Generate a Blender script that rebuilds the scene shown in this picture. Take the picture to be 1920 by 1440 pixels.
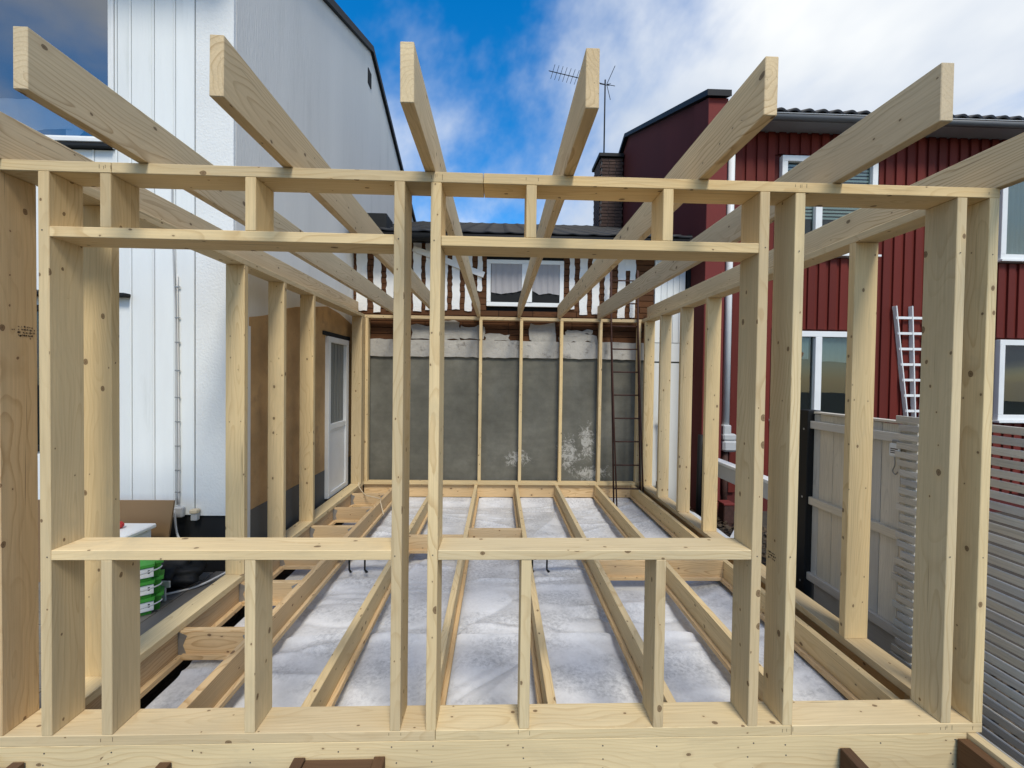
import bpy, bmesh, math, random
from mathutils import Vector, Matrix, noise as mnoise
random.seed(7)
S = bpy.context.scene
for o in list(bpy.data.objects): bpy.data.objects.remove(o)

# ------------------------------------------------------------------ camera
FPX = 779.67
yaw, pit, rol = 0.0324, 0.0174, 0.0135
F = Vector((math.sin(yaw)*math.cos(pit), math.cos(yaw)*math.cos(pit), -math.sin(pit)))
R0 = Vector((math.cos(yaw), -math.sin(yaw), 0)); U0 = R0.cross(F)
RR = R0*math.cos(rol) + U0*math.sin(rol); UU = -R0*math.sin(rol) + U0*math.cos(rol)
cam = bpy.data.cameras.new('camera'); cam.sensor_width = 36; cam.lens = FPX/1920*36
cam.clip_start = .05; cam.clip_end = 2000
co = bpy.data.objects.new('camera', cam); S.collection.objects.link(co)
M = Matrix((RR, UU, -F)).transposed().to_4x4(); M.translation = (1.938, -1.8153, 1.6094)
co.matrix_world = M; S.camera = co
S.render.resolution_x = 1024; S.render.resolution_y = 768

# ------------------------------------------------------------------ sky, sun, exposure
SUN_EL, SUN_AZ = math.radians(52), math.radians(168)     # azimuth from +Y clockwise: behind the camera, a little right
W = bpy.data.worlds.new('World'); S.world = W; W.use_nodes = True
nt = W.node_tree; nt.nodes.clear()
def N(t, typ, **kw):
    n = t.nodes.new(typ)
    for k, v in kw.items(): setattr(n, k, v)
    return n
def lk(t, a, b): t.links.new(a, b)
out = N(nt, 'ShaderNodeOutputWorld'); bg = N(nt, 'ShaderNodeBackground'); bg.inputs[1].default_value = 0.15
sky = N(nt, 'ShaderNodeTexSky', sky_type='NISHITA'); sky.sun_disc = False
sky.sun_elevation = SUN_EL; sky.sun_rotation = SUN_AZ
sky.air_density = 1.0; sky.dust_density = .3; sky.ozone_density = 3.0
tc = N(nt, 'ShaderNodeTexCoord'); sep = N(nt, 'ShaderNodeSeparateXYZ'); lk(nt, tc.outputs['Generated'], sep.inputs[0])
zz = N(nt, 'ShaderNodeMath', operation='MAXIMUM'); lk(nt, sep.outputs[2], zz.inputs[0]); zz.inputs[1].default_value = 0.0
za = N(nt, 'ShaderNodeMath', operation='ADD'); lk(nt, zz.outputs[0], za.inputs[0]); za.inputs[1].default_value = .22
dx = N(nt, 'ShaderNodeMath', operation='DIVIDE'); lk(nt, sep.outputs[0], dx.inputs[0]); lk(nt, za.outputs[0], dx.inputs[1])
dy = N(nt, 'ShaderNodeMath', operation='DIVIDE'); lk(nt, sep.outputs[1], dy.inputs[0]); lk(nt, za.outputs[0], dy.inputs[1])
cmb = N(nt, 'ShaderNodeCombineXYZ'); lk(nt, dx.outputs[0], cmb.inputs[0]); lk(nt, dy.outputs[0], cmb.inputs[1])
mp = N(nt, 'ShaderNodeMapping'); lk(nt, cmb.outputs[0], mp.inputs[0])
mp.inputs['Location'].default_value = (8.6, 3.0, 0); mp.inputs['Scale'].default_value = (1.0, .8, 1)
n1 = N(nt, 'ShaderNodeTexNoise'); n1.inputs['Scale'].default_value = .9; n1.inputs['Detail'].default_value = 7
n1.inputs['Roughness'].default_value = .57; n1.inputs['Distortion'].default_value = .25
lk(nt, mp.outputs[0], n1.inputs['Vector'])
rmp = N(nt, 'ShaderNodeValToRGB'); rmp.color_ramp.elements[0].position = .415; rmp.color_ramp.elements[1].position = .63
rmp.color_ramp.interpolation = 'EASE'
lk(nt, n1.outputs['Fac'], rmp.inputs[0])
n2 = N(nt, 'ShaderNodeTexNoise'); n2.inputs['Scale'].default_value = 1.6; n2.inputs['Detail'].default_value = 5
lk(nt, mp.outputs[0], n2.inputs['Vector'])
cr = N(nt, 'ShaderNodeValToRGB')
cr.color_ramp.elements[0].position = .38; cr.color_ramp.elements[0].color = (2.7, 3.05, 3.6, 1)
cr.color_ramp.elements[1].position = .60; cr.color_ramp.elements[1].color = (4.3, 4.4, 4.45, 1)
lk(nt, n2.outputs['Fac'], cr.inputs[0])
mx = N(nt, 'ShaderNodeMixRGB'); lk(nt, rmp.outputs[0], mx.inputs[0]); hs = N(nt, 'ShaderNodeHueSaturation'); hs.inputs['Saturation'].default_value = 1.42; hs.inputs['Value'].default_value = .96
lk(nt, sky.outputs[0], hs.inputs['Color']); lk(nt, hs.outputs[0], mx.inputs[1]); lk(nt, cr.outputs[0], mx.inputs[2])
lk(nt, mx.outputs[0], bg.inputs[0]); lk(nt, bg.outputs[0], out.inputs[0])

sl = bpy.data.lights.new('sun', 'SUN'); sl.energy = 2.0; sl.angle = math.radians(16); sl.color = (1, .93, .80)
so = bpy.data.objects.new('sun', sl); S.collection.objects.link(so)
sd = Vector((math.sin(SUN_AZ)*math.cos(SUN_EL), math.cos(SUN_AZ)*math.cos(SUN_EL), math.sin(SUN_EL)))
so.rotation_euler = sd.to_track_quat('Z', 'Y').to_euler(); so.location = (0, -4, 9)
S.view_settings.view_transform = 'Standard'; S.view_settings.look = 'None'
S.view_settings.exposure = 0.62; S.view_settings.gamma = 1
S.render.engine = 'CYCLES'

# ------------------------------------------------------------------ materials
def mat(name):
    m = bpy.data.materials.new(name); m.use_nodes = True
    t = m.node_tree; b = t.nodes['Principled BSDF']
    return m, t, b
def rgba(c): return (c[0], c[1], c[2], 1)
def objcoord(t, scale=(1, 1, 1), rnd=True):
    tcn = N(t, 'ShaderNodeTexCoord'); src = tcn.outputs['Object']
    if rnd:
        oi = N(t, 'ShaderNodeObjectInfo'); mu = N(t, 'ShaderNodeVectorMath', operation='MULTIPLY_ADD')
        cx = N(t, 'ShaderNodeCombineXYZ')
        for k in range(3): lk(t, oi.outputs['Random'], cx.inputs[k])
        lk(t, cx.outputs[0], mu.inputs[0]); mu.inputs[1].default_value = (37.3, 61.7, 23.9); lk(t, src, mu.inputs[2]); src = mu.outputs[0]
    mpn = N(t, 'ShaderNodeMapping'); lk(t, src, mpn.inputs[0]); mpn.inputs['Scale'].default_value = scale
    return mpn.outputs[0]
def noise(t, vec, scale, detail=4, rough=.5, dist=0):
    n = N(t, 'ShaderNodeTexNoise'); lk(t, vec, n.inputs['Vector'])
    n.inputs['Scale'].default_value = scale; n.inputs['Detail'].default_value = detail
    n.inputs['Roughness'].default_value = rough; n.inputs['Distortion'].default_value = dist
    return n.outputs['Fac']
def ramp(t, fac, stops, interp='LINEAR'):
    r = N(t, 'ShaderNodeValToRGB'); r.color_ramp.interpolation = interp
    el = r.color_ramp.elements
    while len(el) < len(stops): el.new(.5)
    for e, (p_, c_) in zip(el, stops):
        e.position = p_; e.color = c_ if len(c_) == 4 else rgba(c_)
    lk(t, fac, r.inputs[0]); return r.outputs[0]
def gray(v): return (v, v, v, 1)
def mix(t, fac, a, b, mode='MIX'):
    m = N(t, 'ShaderNodeMixRGB'); m.blend_type = mode
    for i, v in ((0, fac), (1, a), (2, b)):
        if isinstance(v, (int, float)): m.inputs[i].default_value = v
        elif isinstance(v, tuple): m.inputs[i].default_value = rgba(v)
        else: lk(t, v, m.inputs[i])
    return m.outputs[0]
def bump(t, b, h, strength=.2, dist=.01):
    n = N(t, 'ShaderNodeBump'); n.inputs['Strength'].default_value = strength; n.inputs['Distance'].default_value = dist
    lk(t, h, n.inputs['Height']); lk(t, n.outputs[0], b.inputs['Normal'])
def math_(t, op, a, b):
    m = N(t, 'ShaderNodeMath', operation=op)
    for i, v in ((0, a), (1, b)):
        if isinstance(v, (int, float)): m.inputs[i].default_value = v
        else: lk(t, v, m.inputs[i])
    return m.outputs[0]

def wood(name, light, dark, knot, ring=.55, knots=True, grey=None):
    """sawn spruce: the board's length runs along local X"""
    m, t, b = mat(name)
    v = objcoord(t)
    # growth rings, warped along the length
    tcn = N(t, 'ShaderNodeTexCoord'); oi = N(t, 'ShaderNodeObjectInfo')
    wob = N(t, 'ShaderNodeTexNoise'); wm = N(t, 'ShaderNodeMapping'); wm.inputs['Scale'].default_value = (1.3, 4, 4)
    lk(t, v, wm.inputs[0]); lk(t, wm.outputs[0], wob.inputs['Vector']); wob.inputs['Scale'].default_value = 1; wob.inputs['Detail'].default_value = 2
    wsub = N(t, 'ShaderNodeVectorMath', operation='SUBTRACT'); lk(t, wob.outputs['Color'], wsub.inputs[0]); wsub.inputs[1].default_value = (.5, .5, .5)
    wsc = N(t, 'ShaderNodeVectorMath', operation='SCALE'); lk(t, wsub.outputs[0], wsc.inputs[0]); wsc.inputs['Scale'].default_value = .20
    off = N(t, 'ShaderNodeCombineXYZ')
    r1 = math_(t, 'MULTIPLY_ADD', oi.outputs['Random'], .12); r1.node.inputs[2].default_value = -.06
    r2 = math_(t, 'MULTIPLY', oi.outputs['Random'], 7.13); r2 = math_(t, 'FRACT', r2, 0); r2 = math_(t, 'MULTIPLY_ADD', r2, .16); r2.node.inputs[2].default_value = -.08
    lk(t, r1, off.inputs[1]); lk(t, r2, off.inputs[2])
    a1 = N(t, 'ShaderNodeVectorMath', operation='ADD'); lk(t, tcn.outputs['Object'], a1.inputs[0]); lk(t, off.outputs[0], a1.inputs[1])
    a2 = N(t, 'ShaderNodeVectorMath', operation='ADD'); lk(t, a1.outputs[0], a2.inputs[0]); lk(t, wsc.outputs[0], a2.inputs[1])
    wv = N(t, 'ShaderNodeTexWave', wave_type='RINGS', rings_direction='X', wave_profile='SAW')
    lk(t, a2.outputs[0], wv.inputs['Vector']); wv.inputs['Scale'].default_value = 19; wv.inputs['Distortion'].default_value = .6
    wv.inputs['Detail'].default_value = 2; wv.inputs['Detail Scale'].default_value = 1.5
    ringv = ramp(t, wv.outputs['Fac'], [(0, gray(0)), (.62, gray(.1)), (.93, gray(1)), (1, gray(0))])
    fib = noise(t, objcoord(t, (3, 150, 150)), 1, 3, .6)
    blot = noise(t, objcoord(t, (1.2, 6, 6)), 1, 3)
    gm = ramp(t, noise(t, objcoord(t, (.9, 3, 3)), 1, 2), [(.38, gray(.25)), (.62, gray(1.2))])
    ringf = math_(t, 'MULTIPLY', math_(t, 'MULTIPLY', ringv, gm), math_(t, 'MULTIPLY', blot, ring*1.4))
    col = mix(t, ringf, light, dark)
    col = mix(t, .55, col, ramp(t, fib, [(.25, gray(.78)), (.7, gray(1.08))]), 'MULTIPLY')
    col = mix(t, .6, col, ramp(t, blot, [(.3, gray(.8)), (.7, gray(1.08))]), 'MULTIPLY')
    tint = ramp(t, oi.outputs['Random'], [(0, (1.0, .97, .92)), (.17, (.78, .74, .70)), (.33, (1.06, 1.0, .90)), (.5, (.92, .86, .76)), (.66, (1.02, .93, .78)), (.83, (.84, .83, .82)), (1, (1.06, 1.02, .92))])
    col = mix(t, 1, col, tint, 'MULTIPLY')
    smd = ramp(t, noise(t, objcoord(t, (2.2, 5, 5)), 1, 5, .65, .6), [(.56, gray(0)), (.74, gray(.5))])
    col = mix(t, smd, col, tuple(.66*x for x in light))              # handling grime
    h = math_(t, 'MULTIPLY', fib, .7)
    if knots:
        sx = N(t, 'ShaderNodeSeparateXYZ'); lk(t, v, sx.inputs[0])
        nx = N(t, 'ShaderNodeSeparateXYZ'); lk(t, tcn.outputs['Normal'], nx.inputs[0])
        wide = math_(t, 'GREATER_THAN', math_(t, 'ABSOLUTE', nx.outputs[2], 0), .6)
        endg = math_(t, 'LESS_THAN', math_(t, 'ABSOLUTE', nx.outputs[0], 0), .6)
        mv = N(t, 'ShaderNodeMix'); mv.data_type = 'FLOAT'; lk(t, wide, mv.inputs[0])
        zo = math_(t, 'ADD', sx.outputs[2], 31.7); lk(t, zo, mv.inputs[2]); lk(t, sx.outputs[1], mv.inputs[3])
        kv = N(t, 'ShaderNodeCombineXYZ')
        lk(t, math_(t, 'MULTIPLY', sx.outputs[0], 7.5), kv.inputs[0]); lk(t, math_(t, 'MULTIPLY', mv.outputs[0], 11.0), kv.inputs[1])
        lk(t, math_(t, 'MULTIPLY_ADD', nx.outputs[2], 3.0), kv.inputs[2])
        kd = N(t, 'ShaderNodeVectorMath', operation='ADD'); kn = N(t, 'ShaderNodeTexNoise'); lk(t, v, kn.inputs['Vector']); kn.inputs['Scale'].default_value = 45; kn.inputs['Detail'].default_value = 2
        ks = N(t, 'ShaderNodeVectorMath', operation='SCALE'); lk(t, kn.outputs['Color'], ks.inputs[0]); ks.inputs['Scale'].default_value = .07
        lk(t, kv.outputs[0], kd.inputs[0]); lk(t, ks.outputs[0], kd.inputs[1])
        vo = N(t, 'ShaderNodeTexVoronoi'); vo.voronoi_dimensions = '2D'; lk(t, kd.outputs[0], vo.inputs['Vector']); vo.inputs['Scale'].default_value = 1
        sp = N(t, 'ShaderNodeSeparateColor'); lk(t, vo.outputs['Color'], sp.inputs[0])
        kr = math_(t, 'MULTIPLY_ADD', math_(t, 'POWER', sp.outputs[1], 2.2), .11); kr.node.inputs[2].default_value = .035      # knot radius
        q = math_(t, 'DIVIDE', vo.outputs['Distance'], kr)
        km = ramp(t, q, [(0, gray(1)), (.60, gray(.75)), (.80, gray(1)), (.98, gray(0))])
        halo = ramp(t, math_(t, 'MULTIPLY', q, .35), [(.30, gray(.6)), (.95, gray(0))])
        thr = math_(t, 'MULTIPLY_ADD', noise(t, objcoord(t, (1.6, 1.6, 1.6)), 1, 1), 1.5); thr.node.inputs[2].default_value = -.12
        has = math_(t, 'MULTIPLY', math_(t, 'GREATER_THAN', sp.outputs[0], thr), endg)
        col = mix(t, math_(t, 'MULTIPLY', halo, has), col, tuple(.6*x+.4*y for x, y in zip(dark, light)))
        col = mix(t, math_(t, 'MULTIPLY', km, math_(t, 'MULTIPLY', has, .9)), col, knot)
        # thin resin streaks and checks
        st = noise(t, objcoord(t, (1.6, 95, 95)), 1, 1, .4)
        col = mix(t, math_(t, 'MULTIPLY', ramp(t, st, [(.735, gray(0)), (.80, gray(1))]), .55), col, knot)
    lk(t, col, b.inputs['Base Color']); b.inputs['Roughness'].default_value = .78
    b.inputs['Specular IOR Level'].default_value = .18
    bump(t, b, h, .25, .003)
    return m

def plain(name, c, rough=.6, *a, ovar=0, **kw):
    m = plain_(name, c, rough, *a, **kw)
    if ovar:
        t = m.node_tree; b = t.nodes['Principled BSDF']; src = b.inputs['Base Color'].links[0].from_socket
        oi = N(t, 'ShaderNodeObjectInfo')
        fr_ = math_(t, 'FRACT', math_(t, 'MULTIPLY', oi.outputs['Random'], 13.7), 0)
        lk(t, mix(t, 1, src, ramp(t, fr_, [(0, gray(1-ovar)), (1, gray(1+ovar))]), 'MULTIPLY'), b.inputs['Base Color'])
    return m
def plain_(name, c, rough=.6, var=.12, nscale=3, metal=0, bumps=.0, bscale=60, dirt=None, stretch=(1, 1, 1), rnd=True, spec=.4):
    m, t, b = mat(name); v = objcoord(t, stretch, rnd)
    n = noise(t, v, nscale, 5, .6)
    col = mix(t, 1, c, ramp(t, n, [(.25, gray(1-var)), (.75, gray(1+var*.6))]), 'MULTIPLY')
    if dirt:
        dn = noise(t, v, nscale*2.3, 6, .65)
        col = mix(t, ramp(t, dn, [(dirt[1], gray(0)), (dirt[1]+.15, gray(dirt[2] if len(dirt) > 2 else .8))]), col, dirt[0])
    lk(t, col, b.inputs['Base Color']); b.inputs['Roughness'].default_value = rough; b.inputs['Metallic'].default_value = metal
    b.inputs['Specular IOR Level'].default_value = spec
    if bumps: bump(t, b, noise(t, v, bscale, 4, .6), bumps, .01)
    return m

MW = {}
MW['spruce'] = wood('spruce', (.75, .615, .38), (.51, .345, .165), (.115, .062, .028))
MW['spruce_grey'] = wood('spruce_rafter', (.70, .575, .385), (.41, .28, .15), (.10, .062, .035), ring=.85)
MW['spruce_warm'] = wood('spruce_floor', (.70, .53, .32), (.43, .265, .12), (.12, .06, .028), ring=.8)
MW['old_brown'] = wood('old_brown_stain', (.125, .075, .045), (.07, .036, .02), (.02, .01, .006), knots=False)
MW['brown_board'] = wood('bare_brown_cladding', (.115, .052, .024), (.05, .022, .012), (.02, .01, .006), ring=.9, knots=False)
MW['deck'] = wood('grey_deck', (.20, .195, .185), (.12, .115, .11), (.04, .04, .04), knots=False)
MW['slat'] = wood('weathered_slat', (.64, .635, .615), (.40, .395, .38), (.1, .1, .1), knots=False)
MW['panel'] = wood('weathered_white_panel', (.66, .65, .62), (.52, .51, .48), (.2, .2, .18), knots=False)
MW['trim'] = plain('white_paint', (.74, .75, .74), .45, .07, 4)
MW['board_w'] = plain('white_board', (.74, .765, .755), .55, .09, 3, bumps=.25, bscale=30, stretch=(1, 1, .12), dirt=((.54, .56, .54), .57, .5), ovar=.04)
MW['render_w'] = plain('white_render', (.73, .745, .735), .85, .08, 1.5, bumps=.4, bscale=55, rnd=False)
MW['render_side'] = plain('grey_white_render', (.73, .715, .675), .9, .08, .9, bumps=.5, bscale=45, rnd=False, stretch=(1, 1.6, .16), dirt=((.54, .535, .50), .56, .45))
MW['black'] = plain('black_metal', (.010, .011, .012), .6, .2, spec=.25)
MW['plinth'] = plain('black_plinth', (.012, .013, .014), .8, .3, 3, rnd=False)
MW['plinth_grey'] = plain('grey_plinth', (.12, .118, .108), .85, .15, 3, rnd=False, bumps=.3)
MW['brown_panel'] = plain('brown_render', (.50, .315, .145), .9, .34, 2.4, rnd=False, bumps=.5, bscale=40, dirt=((.27, .18, .10), .56, .55))
MW['red'] = plain('red_board', (.125, .0165, .0105), .7, .22, 3, stretch=(1, 1, .15), spec=.25, ovar=.16, dirt=((.17, .032, .022), .60, .5))
MW['red_gable'] = plain('red_gable', (.088, .019, .017), .85, .16, 1.2, stretch=(1, 1, .25), rnd=False, spec=.2)  # darker maroon: shade of the left-facing side is put into the colour
MW['red_wing'] = plain('red_wing', (.16, .030, .026), .8, .10, 1.2, rnd=False, spec=.25)  # lighter red: daylight on the wing's front end is put into the colour
MW['tile'] = plain('dark_tile', (.016, .018, .023), .5, .3, 6, spec=.22, ovar=.2)
MW['brick_dark'] = plain('chimney_brick', (.075, .045, .035), .9, .4, 9)
MW['mortar'] = plain('mortar', (.10, .095, .09), .9, .2, 9)
MW['rust'] = plain('rusty_steel', (.055, .022, .016), .75, .4, 20, bumps=.3, bscale=90, dirt=((.10, .045, .025), .6, .6))
MW['concrete_strip'] = plain('white_old_concrete', (.42, .405, .37), .9, .3, 3, rnd=False, bumps=.8, bscale=25, dirt=((.09, .08, .07), .57, .8))
MW['flaky'] = plain('flaking_plaster', (.37, .36, .33), .9, .3, 5, rnd=False, bumps=.8, bscale=30, dirt=((.22, .19, .16), .62, .6))
MW['flaky_w'] = plain('old_white_strip', (.74, .74, .72), .8, .1, 5, bumps=.6, bscale=40, dirt=((.42, .40, .37), .66, .6))
MW['green'] = plain('green_plastic', (.045, .25, .030), .45, .1)
MW['greenlid'] = plain('green_lid', (.06, .31, .045), .4, .1)
MW['grey_pl'] = plain('grey_plastic', (.45, .46, .46), .4, .1)
MW['card'] = plain('brown_hardboard', (.235, .145, .07), .6, .08, 2)
MW['redpl'] = plain('red_plastic', (.45, .02, .02), .4)
MW['cable'] = plain('white_cable', (.68, .66, .62), .5)
MW['cable_beige'] = plain('beige_cable', (.62, .52, .36), .6)
MW['soil'] = plain('soil', (.06, .05, .038), .95, .4, 6, rnd=False, bumps=.8, bscale=20)
MW['leaf'] = plain('dry_litter', (.085, .06, .036), .9, .4, 5)
MW['dark'] = plain('dark_interior', (.010, .011, .012), .9)
MW['zinc'] = plain('galvanised', (.34, .34, .33), .45, .2, 12, metal=.6)
MW['zinc_dark'] = plain('dull_nail', (.10, .095, .09), .5, .2, 12, metal=.5)
MW['ink'] = plain('stamp_ink', (.055, .035, .028), .9)
MW['gutter'] = plain('grey_gutter', (.13, .135, .14), .45, .1)
MW['soffit'] = plain('grey_soffit', (.30, .31, .32), .7, .1)
MW['tarp'] = plain('white_plastic', (.62, .65, .68), .35, .15, 6, bumps=.4, bscale=12)
MW['blind'] = plain('blind', (.20, .22, .24), .6)

def grey_wall():
    m, t, b = mat('grey_rendered_wall'); v = objcoord(t, rnd=False)
    n = noise(t, v, 1.1, 6, .62); n2 = noise(t, v, 7, 5, .6)
    col = ramp(t, n, [(.3, (.105, .103, .085)), (.55, (.158, .154, .128)), (.72, (.215, .209, .176))])
    col = mix(t, .6, col, ramp(t, n2, [(.3, gray(.75)), (.7, gray(1.12))]), 'MULTIPLY')
    # lime bloom low on the wall: a patch with its own outline
    tcn = N(t, 'ShaderNodeTexCoord')
    def patch(cx, cz, rx, rz):
        mpn = N(t, 'ShaderNodeMapping'); lk(t, tcn.outputs['Object'], mpn.inputs[0])
        mpn.inputs['Location'].default_value = (-cx/rx, 0, -cz/rz); mpn.inputs['Scale'].default_value = (1/rx, 0, 1/rz)
        ln = N(t, 'ShaderNodeVectorMath', operation='LENGTH'); lk(t, mpn.outputs[0], ln.inputs[0])
        return ramp(t, ln.outputs['Value'], [(.2, gray(1)), (1, gray(0))])
    pm = mix(t, 1, mix(t, 1, patch(.72, -.30, .30, .45), patch(1.08, -.62, .50, .26), 'LIGHTEN'), mix(t, 1, patch(1.0, -.12, .24, .5), patch(-.05, -.38, .32, .22), 'LIGHTEN'), 'LIGHTEN')
    fn = noise(t, v, 13, 9, .75, 1.2)
    msk = math_(t, 'ADD', math_(t, 'MULTIPLY', pm, .27), fn)
    col = mix(t, ramp(t, msk, [(.67, gray(0)), (.80, gray(.8))]), col, (.50, .49, .45))
    ln2 = noise(t, objcoord(t, (1, 1, 12), False), 1.2, 3)
    col = mix(t, .18, col, ramp(t, ln2, [(.40, gray(.8)), (.5, gray(1.05))]), 'MULTIPLY')
    lk(t, col, b.inputs['Base Color']); b.inputs['Roughness'].default_value = .92; b.inputs['Specular IOR Level'].default_value = .2
    bump(t, b, fn, .35, .006); return m
MW['grey_wall'] = grey_wall()

def membrane():
    m, t, b = mat('white_membrane'); v = objcoord(t, rnd=False)
    n = noise(t, v, 38, 6, .7, .4); n2 = noise(t, v, 2.2, 4, .55, .3); n3 = noise(t, objcoord(t, (1, 2.2, 1), False), 2.2, 3)
    mot = ramp(t, n, [(.36, (.40, .41, .425)), (.50, (.57, .58, .595)), (.62, (.70, .71, .72))])
    col = mix(t, ramp(t, n3, [(.42, gray(.1)), (.60, gray(.8))]), mot, (.73, .74, .755))        # cleaner cloth where it lifts off the wool
    col = mix(t, .7, col, ramp(t, n2, [(.35, gray(.74)), (.6, gray(1.03))]), 'MULTIPLY')
    lk(t, col, b.inputs['Base Color']); b.inputs['Roughness'].default_value = .5; b.inputs['Specular IOR Level'].default_value = .35
    cw = noise(t, v, 11, 3, .5, .3); cw = math_(t, 'ABSOLUTE', math_(t, 'SUBTRACT', cw, .5), 0)
    bump(t, b, math_(t, 'MULTIPLY', cw, -1.0), .12, .02); return m
MW['membrane'] = membrane()

def glass(name, tint=(.02, .025, .03), rough=.03, ior=None):
    m, t, b = mat(name)
    if ior is None:
        b.inputs['Base Color'].default_value = rgba(tint); b.inputs['Roughness'].default_value = rough
        return m
    t.nodes.remove(b); o_ = t.nodes['Material Output']
    tr_ = N(t, 'ShaderNodeBsdfTransparent'); tr_.inputs[0].default_value = rgba(tint); gl_ = N(t, 'ShaderNodeBsdfGlossy'); gl_.inputs['Roughness'].default_value = .01
    fn_ = N(t, 'ShaderNodeFresnel'); fn_.inputs['IOR'].default_value = ior; mx_ = N(t, 'ShaderNodeMixShader')
    ge_ = N(t, 'ShaderNodeNewGeometry'); fac_ = math_(t, 'MULTIPLY', fn_.outputs[0], math_(t, 'SUBTRACT', 1.0, ge_.outputs['Backfacing']))      # front skin of the pane reflects
    lk(t, fac_, mx_.inputs[0]); lk(t, tr_.outputs[0], mx_.inputs[1]); lk(t, gl_.outputs[0], mx_.inputs[2]); lk(t, mx_.outputs[0], o_.inputs[0])
    return m
MW['glass'] = glass('window_glass', (.75, .82, .80), ior=1.75)
MW['glass_sky'] = glass('upper_window_glass', (.75, .82, .88), ior=3.6)
MW['glass_door'] = glass('door_glass', (.14, .15, .14), .08)
def curtain():
    m, t, b = mat('curtain'); tcn = N(t, 'ShaderNodeTexCoord')
    b.inputs['Base Color'].default_value = (.33, .32, .33, 1); b.inputs['Roughness'].default_value = .9
    return m
MW['curtain'] = curtain()
MW['curtain_door'] = plain('door_curtain', (.22, .225, .21), .8, .15, 6, stretch=(1, 9, .2), rnd=False)

# ------------------------------------------------------------------ builders
WM = {}
COL = S.collection
def link(o, parent=None, mw=None):
    COL.objects.link(o)
    w = mw if mw is not None else o.matrix_basis.copy()
    o.matrix_basis = w; WM[o.name] = w
    if parent is not None:
        o.parent = parent; o.matrix_parent_inverse = WM[parent.name].inverted()
    return o
def tag(o, label=None, cat=None, group=None, kind=None):
    if label: o['label'] = label
    if cat: o['category'] = cat
    if group: o['group'] = group
    if kind: o['kind'] = kind
    return o
def thing(name, loc, label, cat, group=None):
    o = bpy.data.objects.new(name, None); o.empty_display_size = .1
    link(o, None, Matrix.Translation(loc)); return tag(o, label, cat, group)
def finish(name, bm, m, parent=None, mw=None, smooth=False):
    me = bpy.data.meshes.new(name); bmesh.ops.recalc_face_normals(bm, faces=bm.faces); bm.to_mesh(me); bm.free()
    mats = m if isinstance(m, list) else [m]
    for k in mats: me.materials.append(MW[k])
    if smooth:
        for p in me.polygons: p.use_smooth = True
    o = bpy.data.objects.new(name, me)
    return link(o, parent, mw if mw is not None else Matrix.Identity(4))
def cubebm(dx, dy, dz, bev=0.0, bm=None, at=(0, 0, 0)):
    bm = bm or bmesh.new()
    r = bmesh.ops.create_cube(bm, size=1)
    vs = r['verts']
    for v in vs: v.co = Vector((v.co.x*dx, v.co.y*dy, v.co.z*dz)) + Vector(at)
    if bev:
        es = list({e for v in vs for e in v.link_edges})
        bmesh.ops.bevel(bm, geom=es, offset=bev, segments=1, affect='EDGES')
    return bm
ROT = {'x': Matrix.Identity(4), 'y': Matrix.Rotation(math.radians(90), 4, 'Z'), 'z': Matrix.Rotation(math.radians(-90), 4, 'Y')}
def timber(name, b0, b1, m='spruce', parent=None, axis=None, bev=.0022):
    """a board between two corners; its grain runs along the longest side (local X)"""
    b0, b1 = Vector(b0), Vector(b1); d = b1-b0; c = (b0+b1)/2
    if axis is None: axis = 'xyz'[max(range(3), key=lambda k: d[k])]
    oth = [k for k in 'xyz' if k != axis]; dd = dict(zip('xyz', d)); E = {'x': Vector((1, 0, 0)), 'y': Vector((0, 1, 0)), 'z': Vector((0, 0, 1))}
    thin, wide = sorted(oth, key=lambda k: dd[k])
    L = (dd[axis], dd[wide], dd[thin]); ez = E[axis].cross(E[wide])
    rot = Matrix((E[axis], E[wide], ez)).transposed().to_4x4()
    bv = min(bev, min(L)*.2)
    return finish(name, cubebm(*L, bev=bv), m, parent, Matrix.Translation(c) @ rot)
def box(name, b0, b1, m, parent=None, bev=0.0):
    b0, b1 = Vector(b0), Vector(b1); d = b1-b0
    return finish(name, cubebm(d.x, d.y, d.z, bev), m, parent, Matrix.Translation((b0+b1)/2))
def beam(name, p, q, w, h, m, parent=None, bev=.001, up=(0, 0, 1)):
    """board from p to q, any direction"""
    p, q = Vector(p), Vector(q); x = (q-p).normalized(); u = Vector(up)
    y = u.cross(x).normalized() if abs(u.dot(x)) < .99 else Vector((0, 1, 0)); z = x.cross(y)
    mw = Matrix((x, y, z)).transposed().to_4x4(); mw.translation = (p+q)/2
    return finish(name, cubebm((q-p).length, w, h, bev), m, parent, mw)
def tube(name, pts, r, m, parent=None, seg=8, smooth=True, cyc=False):
    bm = bmesh.new(); pts = [Vector(p) for p in pts]; rings = []; n = len(pts)
    for i, p in enumerate(pts):
        d = (pts[min(i+1, n-1)]-pts[max(i-1, 0)]).normalized()
        a = d.orthogonal().normalized() if i == 0 else (prev - d*prev.dot(d)).normalized()
        prev = a; bb = d.cross(a)
        rings.append([bm.verts.new(p + (a*math.cos(k*2*math.pi/seg)+bb*math.sin(k*2*math.pi/seg))*r) for k in range(seg)])
    for i in range(n-1):
        for k in range(seg): bm.faces.new((rings[i][k], rings[i][(k+1) % seg], rings[i+1][(k+1) % seg], rings[i+1][k]))
    bm.faces.new(rings[0][::-1]); bm.faces.new(rings[-1])
    return finish(name, bm, m, parent, smooth=smooth)
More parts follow.
